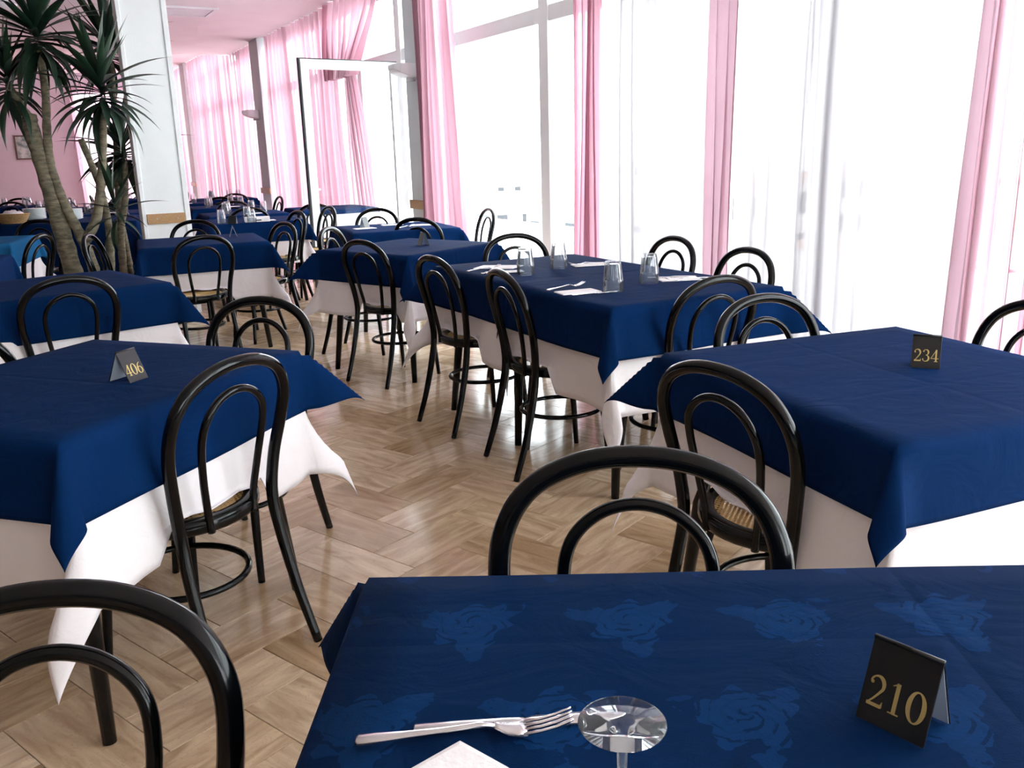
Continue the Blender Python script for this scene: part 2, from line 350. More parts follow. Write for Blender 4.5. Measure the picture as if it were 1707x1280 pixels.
# windows: frames and panes per bay
def window(n, s0, s1, mullions, ztop, doorgap=None):
    w = empty('window_%d' % n, (0, 0, 0), ROOMROT); tag(w, 'white framed glazed bay number %s from the viewpoint' % ['', 'one', 'two', 'three', 'four', 'five', 'six'][n], kind='structure')
    x0, x1 = OFF+.03, OFF+.10; d = .05
    box('sill_frame', (x0, s0, .03), (x1, s1, .10), M_ALU, w); box('head_frame', (x0, s0, ztop-.07), (x1, s1, ztop), M_ALU, w)
    box('transom', (x0, s0, 2.26), (x1, s1, 2.38), M_ALU, w, bevel=.006)
    box('jamb', (x0, s0, .1), (x1, s0+.06, ztop-.07), M_ALU, w); box('jamb', (x0, s1-.06, .1), (x1, s1, ztop-.07), M_ALU, w)
    ed = [s0+.06]
    for m_ in mullions:
        box('mullion', (x0-.01, m_-.07, .1), (x1+.01, m_+.07, ztop-.07), M_ALU, w, bevel=.006)
        ed += [m_-.07, m_+.07]
    ed.append(s1-.06)
    for a, b in zip(ed[::2], ed[1::2]):
        box('pane', (x0+.03, a, 2.38), (x0+.036, b, ztop-.07), M_PANE, w)
        if doorgap and a <= doorgap <= b: continue
        box('pane', (x0+.03, a, .1), (x0+.036, b, 2.26), M_PANE, w)
    return w
window(1, 1.95, 7.85, [3.4, 4.85, 6.2], ZC-.06)
window(2, 8.38, 14.0, [9.13, 10.35, 11.6, 12.8], ZC-.06, doorgap=9.8)
window(3, -4.2, 1.45, [-2.8, -1.4, 0.0], ZC-.06)
window(4, 14.5, 20.3, [15.95, 17.4, 18.85], ZC-.06)
window(5, S0+.4, -4.7, [-5.6], ZC-.06)
w6 = empty('window_6', room(S1, 0), ROOMROT); tag(w6, 'white framed window in the far end wall', kind='structure')
box('frame', (BW0, .05, .08), (BW0+.07, .12, BWT), M_ALU, w6); box('frame', (BW1-.07, .05, .08), (BW1, .12, BWT), M_ALU, w6); box('frame', (BW0, .05, BWT-.07), (BW1, .12, BWT), M_ALU, w6); box('mullion', (2.40, .05, .08), (2.47, .12, BWT), M_ALU, w6)
box('pane', (BW0, .08, .08), (BW1, .086, BWT-.07), M_PANE, w6)

w7 = empty('window_7', room(S0-.1, 0), ROOMROT); tag(w7, 'white framed glazing behind the viewpoint', kind='structure')
box('frame', (.2, -.03, 2.88), (3.4, .03, 2.95), M_ALU, w7); box('frame', (.2, -.03, .05), (3.4, .03, .12), M_ALU, w7)
for k in range(4): box('mullion', (.2+k*1.043, -.03, .12), (.27+k*1.043, .03, 2.88), M_ALU, w7)
for k in range(3): box('pane', (.27+k*1.043, -.003, .12), (.2+(k+1)*1.043, .003, 2.88), M_PANE, w7)
# open glazed door leaf
hinge = room(9.16, OFF+.0); dl = Vector((-2.03, 9.13, 0)) - Vector((hinge.x, hinge.y, 0)); DLW = 1.08; dang = math.atan2(dl.y, dl.x)
door = empty('door_1', hinge, dang); tag(door, 'white framed glass door standing open into the room', kind='structure')
ZD = 2.25
box('door_stile', (0, -.025, .012), (.075, .025, ZD), M_ALU, door, bevel=.004); box('door_stile', (DLW-.085, -.025, .012), (DLW, .025, ZD), M_ALU, door, bevel=.004)
box('door_rail', (.075, -.025, ZD-.09), (DLW-.085, .025, ZD), M_ALU, door, bevel=.004); box('door_rail', (.075, -.025, .012), (DLW-.085, .025, .14), M_ALU, door, bevel=.004)
box('pane', (.075, -.004, .14), (DLW-.085, .004, ZD-.09), M_PANE, door)
box('seal_strip', (DLW, -.025, .012), (DLW+.014, .02, ZD), M_DARKSEAL, door); box('seal_strip', (0, -.025, ZD), (DLW+.014, .02, ZD+.01), M_DARKSEAL, door)
hb = bmesh.new(); tube(hb, crspline([(DLW-.04, -.025, 1.0), (DLW-.04, -.06, 1.0), (DLW-.09, -.065, 1.0), (DLW-.15, -.065, 1.0)], 4), .009, 8); link('door_handle', bm_mesh('door_handle', hb), M_ALU, door, smooth=True)

# ------------------------------------------------------------------ free-standing pillar with wooden rail
PL = Vector((-3.11, 7.74, 0)); PWD, PDP = .37, .30
pillar = empty('pillar', PL, ROOMROT); tag(pillar, 'white square pillar with a wooden rail behind the dining tables', kind='structure')
box('shaft', (0, 0, 0), (PWD, PDP, ZC), M_PILLAR, pillar, bevel=.004)
box('corner_trim', (PWD-.03, -.012, 0), (PWD+.012, .02, ZC), M_PILLAR, pillar, bevel=.003); box('corner_trim', (-.012, -.012, 0), (.02, .02, ZC), M_PILLAR, pillar, bevel=.003)
box('pillar_rail', (.022, -.02, .80), (PWD-.032, 0, .885), M_RAIL, pillar, bevel=.003)
for k in (.1, .27): bm = bmesh.new(); bmesh.ops.create_uvsphere(bm, u_segments=8, v_segments=5, radius=.006); link('screw', bm_mesh('screw', bm), M_GREYMETAL, pillar, (k, -.02, .842))

# ------------------------------------------------------------------ curtains
def curtain(label, s_top, s_bot, folds, amp, m, ztop=ZC-.005, zbot=.03, nin=.13, pull=None, seed=1, group=None, frame=None, open_folds=0):
    rn_ = random.Random(seed); nu = max(24, int(folds*12)); nv = 18
    ph = [rn_.uniform(0, 6.28) for _ in range(4)]; jit = [rn_.uniform(.55, 1.25) for _ in range(int(folds)+3)]
    V, F = [], []
    for j in range(nv+1):
        v = j/nv; z = ztop + (zbot-ztop)*v
        for i in range(nu+1):
            u = i/nu; uu = u + .025*math.sin(u*9+ph[0]) + .012*math.sin(v*3+u*14+ph[1])*v
            st = s_top[0]+(s_top[1]-s_top[0])*uu; sb = s_bot[0]+(s_bot[1]-s_bot[0])*uu
            k = v if pull is None else pull(v)
            s = st + (sb-st)*k
            fp = uu*folds; a = amp*jit[int(max(0, min(len(jit)-1, fp)))]*(.55+.45*v)
            w = math.sin(2*math.pi*fp+ph[2]); w = math.copysign(abs(w)**.75, w)
            n = a*w + .012*math.sin(v*5+u*6+ph[3])
            s += .35*a*math.sin(4*math.pi*fp+ph[2])
            V.append((OFF-nin+n, s, z) if frame is None else (s, -nin+n, z))
    for j in range(nv):
        for i in range(nu):
            a = j*(nu+1)+i; F.append((a, a+1, a+nu+2, a+nu+1))
    me = mesh('curtain', V, F); me.shade_smooth()
    o = link('curtain', me, m, loc=(0, 0, 0) if frame is None else frame, rot=(0, 0, ROOMROT)); tag(o, label, 'curtain', group); return o
curtain('dense pink curtain gathered at the left of the wide pale sheer curtains', (5.46, 5.20), (5.53, 5.19), 5, .055, M_SHEER, seed=3)
curtain('pale sheer curtain hanging behind the four tumblers table', (5.22, 3.86), (5.22, 3.86), 11, .034, M_SHEERW, seed=4)
curtain('pale sheer curtain with a pink leading edge behind the table numbered 234', (3.85, 2.38), (3.86, 2.42), 12, .034, M_SHEERW, seed=5, nin=.11)
curtain('narrow pink curtain strip between the two wide pale sheers', (4.06, 3.84), (4.06, 3.85), 3, .03, M_SHEER, seed=6, nin=.19)
curtain('pink curtain gathered at the right edge of the window bay', (2.44, 1.98), (2.50, 1.98), 6, .05, M_SHEER, seed=7)
curtain('pink curtain hanging next to the column with the near wall lamp', (7.98, 7.52), (7.98, 7.52), 5, .045, M_SHEER, seed=8, nin=.28)
curtain('pink curtain slanting beside the tall clear glass pane', (7.56, 7.22), (7.40, 7.02), 4, .045, M_SHEER, seed=9, nin=.27)
curtain('pink curtain bunched up over the top of the open glass door', (10.9, 9.17), (10.9, 10.0), 8, .06, M_SHEER, zbot=2.20, seed=10, nin=.17, pull=lambda v: v**1.3)
curtain('long pink sheer curtain seen through the open glass door', (13.95, 10.7), (13.95, 10.5), 16, .06, M_SHEER, seed=11)
curtain('pale pink curtain hanging straight beside the opened doorway', (10.55, 10.2), (10.55, 9.45), 6, .05, M_SHEER, ztop=2.3, seed=12, nin=.10)
curtain('pink sheer curtain just past the far window column', (16.35, 14.55), (16.35, 14.55), 10, .06, M_SHEER, seed=13)
curtain('pink sheer curtain in the raised far bay near the pillar', (18.55, 16.45), (18.4, 16.45), 11, .06, M_SHEER, ztop=ZC2-.01, seed=14)
curtain('farthest pink sheer curtain on the window wall', (22.7, 18.75), (22.7, 18.6), 18, .06, M_SHEER, ztop=ZC2-.01, seed=15)
curtain('pink curtain over the window in the far end wall', (BW0-.05, BW1), (BW0-.05, BW1), 9, .05, M_SHEER, ztop=BWT+.05, zbot=.05, nin=.12, seed=18, frame=room(S1, 0))

# ------------------------------------------------------------------ bentwood chairs
ZT = .84; kz = (ZT-.43)/(.872-.43)
HALF = [(.176, -.282, 0), (.170, -.232, .16), (.165, -.195, .32), (.162, -.18, .43)] + [(x, y, .43+(z-.43)*kz) for x, y, z in
        [(.175, -.187, .55), (.192, -.207, .66), (.189, -.23, .75), (.152, -.247, .82), (.083, -.258, .86), (0, -.261, .872)]]
def mirror(h): return h + [(-x, y, z) for x, y, z in h[::-1][1:]]
def chair_parts():
    P = {}
    bm = bmesh.new(); path = crspline(mirror(HALF), 6); n = len(path)
    tube(bm, path, [.0125+.0035*min(1, p.z/.3) for p in path], 12); P['back_frame'] = bm_mesh('back_frame', bm)
    bm = bmesh.new(); inn = [(.075, -.192, .415), (.080, -.192, .47), (.094, -.205, .56), (.104, -.224, .655), (.094, -.240, .715), (.055, -.248, .757), (0, -.251, .772)]
    tube(bm, crspline(mirror(inn), 6), .0098, 10); P['inner_hoop'] = bm_mesh('inner_hoop', bm)
    bm = bmesh.new(); prof = [(.168, .447), (.168, .420), (.203, .416), (.208, .424), (.208, .446), (.200, .453), (.175, .453), (.168, .447)]
    lathe(bm, prof, 40); bmesh.ops.recalc_face_normals(bm, faces=bm.faces); P['seat_frame'] = bm_mesh('seat_frame', bm)
    bm = bmesh.new(); lathe(bm, [(0, .449), (.06, .4485), (.12, .4475), (.170, .4465)], 40); bmesh.ops.recalc_face_normals(bm, faces=bm.faces); P['cane_seat'] = bm_mesh('cane_seat', bm)
    bm = bmesh.new(); tube(bm, [Vector((.163*math.cos(a), .01+.175*math.sin(a), .235)) for a in [2*math.pi*k/40 for k in range(40)]], .0095, 8, closed=True); P['leg_ring'] = bm_mesh('leg_ring', bm)
    bm = bmesh.new(); tube(bm, crspline([(.135, .125, .425), (.145, .135, .28), (.152, .148, .14), (.160, .160, 0)], 4), [.0165-.005*k/12 for k in range(13)], 10); P['legR'] = bm_mesh('leg', bm)
    bm = bmesh.new(); tube(bm, crspline([(-.135, .125, .425), (-.145, .135, .28), (-.152, .148, .14), (-.160, .160, 0)], 4), [.0165-.005*k/12 for k in range(13)], 10); P['legL'] = bm_mesh('leg', bm)
    for k, me in P.items(): me.shade_smooth(); me.materials.append(M_CANE if k == 'cane_seat' else M_BLACK)
    return P
CP = chair_parts()
CHAIRS = []       # (x, y) seats, used to let the cloths rest on them
def chair(x, y, deg, label, group=None):
    e = empty('bentwood_chair', (x, y, 0), R(deg)); tag(e, label, 'chair', group)
    for k in ('back_frame', 'inner_hoop', 'seat_frame', 'leg_ring'): link(k, CP[k], None, e)
    c = link('cane_seat', CP['cane_seat'], None, e); c['label'] = 'woven tan cane seat'
    link('leg', CP['legR'], None, e); link('leg', CP['legL'], None, e)
    CHAIRS.append((x, y)); return e
G = 'black bentwood chairs'
for c in [
 (-.895, 2.207, 63, 'black bentwood chair with cane seat at the near right side of the table numbered 406'),
 (-.93, 2.80, 164, 'black bentwood chair on the far side of the table numbered 406, left of the aisle'),
 (-2.043, 3.993, 38, 'black bentwood chair whose hoop rises between the table numbered 406 and the one behind it'),
 (-1.79, 2.82, 20, 'black bentwood chair cut off at the left edge, behind the table numbered 406'),
 (-.50, .66, 188, 'large black bentwood chair hoop in the bottom left corner'),
 (.14, .96, 171, 'black bentwood chair hoop just behind the table numbered 210'),
 (.660, 2.030, -56, 'black bentwood chair with cane seat at the left of the table numbered 234'),
 (.91, 2.56, 204, 'black bentwood chair behind the far edge of the table numbered 234'),
 (1.34, 2.42, 117, 'black bentwood chair at the right edge, beyond the table numbered 234'),
 (.657, 3.479, 28, 'black bentwood chair at the near short end of the table with four tumblers'),
 (-.145, 4.335, -57, 'black bentwood chair on the aisle side of the tumbler table, farther of two'),
 (.202, 3.706, -68, 'black bentwood chair on the aisle side of the tumbler table, nearer of two'),
 (.67, 4.69, 117, 'black bentwood chair on the window side of the tumbler table, farther of two'),
 (.89, 4.04, 115, 'black bentwood chair on the window side of the tumbler table, nearer of two'),
 (.12, 5.00, 199, 'black bentwood chair at the far short end of the tumbler table'),
 (-.675, 5.316, -41, 'black bentwood chair in front of the corner-turned table with a standing card'),
 (-.98, 6.10, -105, 'small black bentwood chair hoop at the back left of the corner-turned table'),
 (-.62, 7.11, -17, 'black bentwood chair at the near side of the laid table by the open door'),
 (-1.23, 8.05, 172, 'black bentwood chair at the far side of the laid table by the open door'),
 (-.40, 7.73, 110, 'black bentwood chair half hidden by the slanting pink curtain'),
 (-2.115, 5.975, 38, 'black bentwood chair in front of the table before the white pillar'),
 (-2.53, 7.09, 183, 'black bentwood chair between its table and the white pillar'),
 (-2.62, 6.20, -82, 'black bentwood chair at the left end of the pillar table by the yucca'),
 (-1.87, 6.63, 133, 'black bentwood chair at the right end of the table before the pillar'),
 (-3.52, 6.30, 89, 'black bentwood chair beside the turquoise covered table at the left'),
 (-4.13, 7.75, 185, 'black bentwood chair between the turquoise table and the buffet'),
 (-1.98, 9.70, -5, 'black bentwood chair seen through the open glass door'),
 ]:
    e = chair(*c, G)
    if 'just behind the table numbered 210' in c[3]: e.scale = (1.06, 1.06, 1.04)

# ------------------------------------------------------------------ tables and cloths
ZTOP = .752
def table(x, y, deg, w, d, label, group='cloth covered dining tables', inset=.07):
    t = empty('dining_table', (x, y, 0), R(deg)); tag(t, label, 'table', group)
    box('tabletop', (-w/2, -d/2, ZTOP-.025), (w/2, d/2, ZTOP), M_TABLEWOOD, t, bevel=.004)
    for sx in (-1, 1):
        for sy in (-1, 1):
            bm = bmesh.new(); a = Vector((sx*(w/2-inset-.03), sy*(d/2-inset-.03), ZTOP-.025)); b = Vector((sx*(w/2-inset+.035), sy*(d/2-inset+.035), 0))
            tube(bm, [a, a.lerp(b, .5), b], [.026, .022, .016], 12); link('leg', bm_mesh('leg', bm), M_BLACK, t, smooth=True)
    return t
CK = {'L': (-1, 1), 'F': (1, 1), 'R': (1, -1), 'N': (-1, -1)}
def cloth_mesh(name, w, d, D, z0, corners, ripple, seed, xf=None, nseg=13, seat=True, theta0=3.0, freq=9.0, pleat0=.0):
    """a square cloth of overhang D draped over a w x d top; corners[k] = flare in degrees from vertical"""
    rn_ = random.Random(seed); ph = [rn_.uniform(0, 6.28) for _ in range(8)]
    if not isinstance(D, dict): D = {'x-': D, 'x+': D, 'y-': D, 'y+': D}
    def axis(h, lo, hi):
        inn = [-h+2*h*i/16 for i in range(17)]
        st = [(i/nseg)**.8 for i in range(1, nseg+1)]
        return [-h-lo*t for t in reversed(st)] + inn + [h+hi*t for t in st]
    U = axis(w/2, D['x-'], D['x+']); Vv = axis(d/2, D['y-'], D['y+'])
    e = .010; V = []
    t0 = R(theta0)
    def hang(q, th): return math.sin(th)*q + e*(1-math.exp(-q/e)), math.cos(th)*(math.sqrt(q*q+e*e)-e)
    def rip(sv, side, q, DD):
        a = ripple*(q/DD)**1.2
        return a*(math.sin(freq*sv+ph[side])+.6*math.sin(freq*1.9*sv+ph[side+4]))
    for v in Vv:
        for u in U:
            a = max(0, abs(u)-w/2); b = max(0, abs(v)-d/2); sx = 1 if u > 0 else -1; sy = 1 if v > 0 else -1
            Dx = D['x+'] if sx > 0 else D['x-']; Dy = D['y+'] if sy > 0 else D['y-']
            if a == 0 and b == 0:
                p = [u, v, z0 + .0012*math.sin(7*u+ph[0])*math.sin(9*v+ph[1])]
            elif b == 0:
                h, dn = hang(a, t0); h += rip(v, 0 if sx > 0 else 1, a, Dx); p = [sx*(w/2+max(h, .004)), v, z0-dn]
            elif a == 0:
                h, dn = hang(b, t0); h += rip(u, 2 if sy > 0 else 3, b, Dy); p = [u, sy*(d/2+max(h, .004)), z0-dn]
            else:
                r = math.hypot(a, b); phi = math.atan2(b, a)
                key = [k for k, c in CK.items() if c == (sx, sy)][0]; tc = R(corners.get(key, 20))
                t = (phi-math.pi/4)/(math.pi/4); az = math.pi/4 + math.pi/4*math.copysign(abs(t)**1.7, t)
                wgt = (1-abs(t)**1.6)*(min(1, max(0, (r-.2)/.2)) if pleat0 else 1); th = t0+(tc-t0)*wgt
                h, dn = hang(r, th)
                fx = (1-wgt)*(1 if abs(t) < 2 else 0)
                rx = rip(sy*d/2, 0 if sx > 0 else 1, a, Dx)*fx if t < 0 else 0
                ry = rip(sx*w/2, 2 if sy > 0 else 3, b, Dy)*fx if t > 0 else 0
                # the corner pleats swing a little to one side
                sw = .25*r*math.sin(ph[4]+sx*1.3+sy*2.1)*wgt*math.cos(tc)
                lat = .16*max(0, r-pleat0)*math.sin(math.pi*t)*max(0, 1-tc/R(40)); cx_, cy_ = -.7071*lat, .7071*lat
                p = [sx*(w/2+h*math.cos(az)+rx+cx_)+sw*.4*sy, sy*(d/2+h*math.sin(az)+ry+cy_)-sw*.4*sx, z0-dn]
            V.append(p)
    if seat and xf is not None:
        ZS = .4585
        for p in V:
            if p[2] < ZS:
                q = xf @ Vector(p); best = None
                for cx, cy in CHAIRS:
                    dd = math.hypot(q.x-cx, q.y-cy)
                    if dd < .235: best = (cx, cy, dd); break
                if best:
                    ex = ZS-p[2]; p[2] = ZS + .002 + .006*math.sin(40*p[0]+30*p[1])
                    ox = max(-1, min(1, p[0]/(w/2))); oy = max(-1, min(1, p[1]/(d/2)))
                    if abs(p[0])-w/2 > abs(p[1])-d/2: p[0] += math.copysign(min(ex*.1, .008), p[0])
                    else: p[1] += math.copysign(min(ex*.1, .008), p[1])
    nu = len(U); F = []
    for j in range(len(Vv)-1):
        for i in range(nu-1):
            k = j*nu+i; F.append((k, k+1, k+nu+1, k+nu))
    me = mesh(name, V, F); me.shade_smooth(); return me
def place_cloth(name, me, x, y, deg, m, label, cat='tablecloth', group=None, thick=.0016):
    o = link(name, me, m, loc=(x, y, 0), rot=(0, 0, R(deg))); tag(o, label, cat, group)
    if thick:
        md = o.modifiers.new('thickness', 'SOLIDIFY'); md.thickness = thick; md.offset = 1
    return o
def dressed(x, y, deg, w, d, what, bluec, whitec, seed, Db=.19, Dw=.39, blue=M_BLUE, bname='navy blue', wr=.012, br=.006):
    table(x, y, deg, w, d, ('dark legged dining table under the cloths ' + what).replace(' on the', ', the', 1))
    xf = Matrix.Translation((x, y, 0)) @ Matrix.Rotation(R(deg), 4, 'Z')
    wme = cloth_mesh('white_tablecloth', w+.006, d+.006, Dw, ZTOP+.002, whitec, wr, seed, xf, theta0=3.0, pleat0=.24)
    place_cloth('white_tablecloth', wme, x, y, deg, M_WHITE, 'long white undercloth ' + what, group='white tablecloths')
    bme = cloth_mesh('blue_tablecloth', w+.028, d+.028, Db, ZTOP+.006, bluec, br, seed+50, xf, theta0=4.0, freq=5)
    place_cloth('blue_tablecloth', bme, x, y, deg, blue, bname + ' tablecloth ' + what, group='blue top cloths')
dressed(.505, .668, -1.2, 1.40, .80, 'on the foreground table numbered 210', {'L': 42}, {}, 1, blue=M_DAMASK, bname='navy blue rose-patterned damask')
dressed(-1.147, 2.295, 69.9, .86, .745, 'on the left-hand table numbered 406', {'R': 44, 'N': 20, 'F': 30, 'L': 30}, {'N': 10, 'R': 18}, 2)
dressed(.955, 2.132, 19.8, .78, .85, 'on the window-side table numbered 234', {'L': 45, 'N': 16, 'R': 25, 'F': 30}, {'L': 14, 'N': 6}, 3, Db=.17)
v3 = Vector((-math.sin(R(28.2)), math.cos(R(28.2)), 0))
for sgn, what, cb, cw, sd in ((-1, 'on the nearer half of the tumbler table', {'N': 14, 'R': 44, 'L': 10, 'F': 10}, {'N': 7, 'R': 20, 'L': 4, 'F': 4}, 4), (1, 'on the farther half of the tumbler table', {'L': 45, 'N': 8, 'R': 8, 'F': 30}, {'L': 20, 'N': 4, 'R': 4, 'F': 20}, 5)):
    p = Vector((.36, 4.045, 0)) + v3*(.388*sgn)
    Db = {'x-': .2, 'x+': .2, 'y-': .2, 'y+': .2}; Dw = {'x-': .40, 'x+': .40, 'y-': .42, 'y+': .42}
    inner = 'y+' if sgn < 0 else 'y-'
    Db[inner] = .012 if sgn > 0 else .17; Dw[inner] = .012 if sgn > 0 else .36
    dressed(p.x, p.y, 28.2, .80, .772, what, cb, cw, sd, Db=Db, Dw=Dw)
dressed(-.625, 5.621, 52, .79, .75, 'on the corner-turned table with one standing card', {'L': 44, 'N': 10, 'R': 30, 'F': 30}, {'N': 8, 'L': 18}, 6)
dressed(-2.217, 6.488, 22.5, .81, .81, 'on the table in front of the white pillar', {'N': 12, 'R': 30}, {'R': 22, 'N': 10}, 7)
dressed(-2.183, 4.227, 43, .80, .77, 'on the table behind the one numbered 406', {'R': 34, 'N': 25}, {'R': 15}, 8, Db=.2)
dressed(-.90, 7.22, 20, .80, .80, 'on the laid table by the open glass door', {'R': 30, 'N': 20}, {'R': 20}, 9)
dressed(-4.22, 6.98, 15, .80, .80, 'on the turquoise table at the left edge', {'R': 20}, {}, 10, blue=M_LIGHTBLUE, bname='bright turquoise')
dressed(-3.50, 5.32, 20, .80, .80, 'on the table cut off at the left edge', {'R': 30}, {}, 11)
dressed(-2.02, 10.38, 28, .80, .80, 'on the table seen through the door glass', {'N': 30}, {}, 12, Db=.06)

# far tables: shared meshes
far_spots = [(-2.42, 8.60, 25, 'directly behind the pillar table'), (-2.85, 9.78, 25, 'second behind the pillar'), (-3.55, 11.35, 25, 'third behind the pillar'),
             (-4.55, 12.55, 25, 'fourth behind the pillar'), (-4.75, 10.75, 22, 'left of the pillar beyond the yucca'), (-5.9, 11.9, 22, 'beyond the stacks of plates'), (-7.1, 13.1, 22, 'under the framed picture'), (-5.9, 14.6, 25, 'farthest behind the yucca'),
             (-4.3, 13.8, 28, 'below the far window column'), (-8.1, 12.1, 22, 'at the far left below the picture wall')]
fw = cloth_mesh('white_tablecloth', .806, .806, .39, ZTOP+.002, {}, .012, 77, None, nseg=7, seat=False, pleat0=.24); fb = cloth_mesh('blue_tablecloth', .828, .828, .19, ZTOP+.006, {'R': 30, 'L': 35}, .006, 78, None, nseg=7, seat=False)
ft = None
for x, y, dg, what in far_spots:
    if ft is None: ft = table(x, y, dg, .8, .8, ('dark legged dining table under the cloths ' + what).replace(' on the', ', the', 1))
    else: copy_tree(ft, (x, y, 0), R(dg), ('dark legged dining table under the cloths ' + what).replace(' on the', ', the', 1))
    place_cloth('white_tablecloth', fw, x, y, dg, M_WHITE, 'white undercloth on the table ' + what, group='white tablecloths', thick=0)
    place_cloth('blue_tablecloth', fb, x, y, dg, M_BLUE, 'navy blue tablecloth on the table ' + what, group='blue top cloths', thick=0)
SIDES = ['x+', 'x+ x- y-', 'x+ x- y+ y-', 'x+ x- y+', 'x+ x- y+ y-', 'x- y- y+', 'x+ x- y+ y-', 'x+ x- y+', 'x- y-', 'x+ y+ y-']
FG = 'chairs at the far tables'; FL = 'small black bentwood chair at the table '
for i, (x, y, dg, what) in enumerate(far_spots):
    a = R(dg); ux = Vector((math.cos(a), math.sin(a), 0)); uy = Vector((-math.sin(a), math.cos(a), 0)); rn_ = random.Random(i+5)
    for k, (vx, face) in enumerate(((ux, 90), (-ux, -90), (uy, 180), (-uy, 0))):
        if 'x+ x- y+ y-'.split()[k] not in SIDES[i]: continue
        p = Vector((x, y, 0)) + vx*(.46+rn_.uniform(-.02, .05)) + vx.cross(Vector((0, 0, 1)))*rn_.uniform(-.08, .08)
        chair(p.x, p.y, dg+face+rn_.uniform(-14, 14), FL + what, FG)
chair(-2.12, 8.12, 128, 'black bentwood chair standing close to the dark edge of the open door', G)

# ------------------------------------------------------------------ buffet with a floor-length cloth
bx, by, ba = -4.75, 9.45, 8
buf = table(bx, by, ba, 1.9, 1.1, 'long buffet table hidden under its floor-length cloth', inset=.1)
bc = cloth_mesh('buffet_cloth', 1.93, 1.13, .70, ZTOP+.003, {'R': 14, 'N': 14, 'L': 14, 'F': 14}, .035, 90, None, nseg=12, seat=False, freq=14)
place_cloth('buffet_cloth', bc, bx, by, ba, M_BLUE, 'floor-length blue cloth on the buffet behind the yucca')
def stack(x, y, n, label):
    prof = [(0, 0), (.06, 0), (.075, .004), (.112, .016), (.113, .019), (.075, .008), (.055, .005), (0, .005)]
    me = lathe_mesh('plate', prof, 28); me.materials.append(M_PLATE)
    for k in range(n):
        o = link('plate', me, None, loc=(x+random.uniform(-.002, .002), y+random.uniform(-.002, .002), ZTOP+.006+k*.0086)); tag(o, label, 'plate', 'plates stacked on the buffet')
stack(-5.02, 9.62, 13, 'white plate in the left stack on the buffet'); stack(-4.55, 9.45, 12, 'white plate in the stack behind the yucca trunk')
bk = empty('bread_basket', (-4.98, 9.12, ZTOP+.006), R(10)); tag(bk, 'oval wicker basket with a white napkin on the buffet', 'basket')
bm = bmesh.new()
for k in range(7):
    f = k/6; tube(bm, [Vector(((.11+.045*f)*math.cos(t), (.075+.035*f)*math.sin(t), .008+.014*k)) for t in [2*math.pi*q/32 for q in range(32)]], .0085, 6, closed=True)
link('weave', bm_mesh('weave', bm), M_BASKET, bk, smooth=True)
bm = bmesh.new(); lathe(bm, [(0, .004), (.10, .004), (.10, .012), (0, .012)], 24); link('bottom', bm_mesh('bottom', bm), M_BASKET, bk)
bm = bmesh.new(); bmesh.ops.create_icosphere(bm, subdivisions=3, radius=1)
for v in bm.verts: v.co = Vector((v.co.x*.115, v.co.y*.078, .075+v.co.z*.05*(1+.3*math.sin(9*v.co.x+7*v.co.y))))
link('napkin_lining', bm_mesh('napkin_lining', bm), M_PAPER, bk, smooth=True)

# ------------------------------------------------------------------ number cards with serif figures
def arcpts(cx, cy, rx, ry, a0, a1, n=14): return [(cx+rx*math.cos(R(a0+(a1-a0)*i/n)), cy+ry*math.sin(R(a0+(a1-a0)*i/n))) for i in range(n+1)]
def stroke(V, F, pts, ws):
    n = len(pts); b0 = len(V)
    for i, (x, y) in enumerate(pts):
        a = pts[max(i-1, 0)]; b = pts[min(i+1, n-1)]; dx, dy = b[0]-a[0], b[1]-a[1]; l = math.hypot(dx, dy) or 1
        w = (ws[i] if isinstance(ws, list) else ws)/2; V += [(x-dy/l*w, y+dx/l*w), (x+dy/l*w, y-dx/l*w)]
    for i in range(n-1): k = b0+2*i; F.append((k, k+1, k+3, k+2))
def digit(ch, V, F, ox):   # unit height 1, about .62 wide
    def S(pts, w): stroke(V, F, [(x+ox, y) for x, y in pts], w)
    if ch == '0':
        p = arcpts(.29, .5, .235, .48, 0, 360, 36); S(p, [.05+.10*abs(math.cos(R(i*10)))**1.5 for i in range(37)])
    elif ch == '1':
        S([(.29, .02), (.29, .98)], .13); S([(.12, .025), (.46, .025)], .05); S([(.12, .86), (.24, .93), (.29, .975)], [.03, .05, .07])
    elif ch == '2':
        p = arcpts(.27, .70, .215, .265, 165, -25, 16) + [(.36, .42), (.22, .22), (.07, .045)]
        S(p, [.06]*3+[.05, .05, .06, .07, .09, .11, .12, .13, .13, .13, .12, .11, .10, .09]+[.07, .055, .05]); S([(.05, .055), (.52, .055)], .11); S([(.50, .03), (.535, .22)], [.10, .02]); S(arcpts(.105, .745, .03, .03, 0, 360, 8), .06)
    elif ch == '3':
        p = arcpts(.26, .745, .19, .225, 155, -90, 16); S(p, [.05]*5+[.06, .08, .10, .12, .12, .12, .11, .09, .07, .06, .05, .045])
        p = arcpts(.25, .275, .235, .255, 90, -150, 16); S(p, [.045, .05, .06, .08, .10, .12, .13, .13, .12, .11, .09, .07, .06, .05, .05, .05, .06]); S(arcpts(.07, .185, .03, .03, 0, 360, 8), .06); S(arcpts(.105, .82, .03, .03, 0, 360, 8), .06)
    elif ch == '4':
        S([(.39, .02), (.39, .98)], .12); S([(.39, .95), (.02, .28)], .045); S([(.0, .27), (.58, .27)], .055); S([(.25, .025), (.53, .025)], .045)
    elif ch == '6':
        S(arcpts(.29, .31, .215, .285, 0, 360, 28), [.05+.08*abs(math.cos(R(i*360/28)))**1.5 for i in range(29)]); S([(.09, .33), (.10, .55), (.20, .80), (.33, .92), (.47, .965)], [.13, .12, .09, .06, .035])
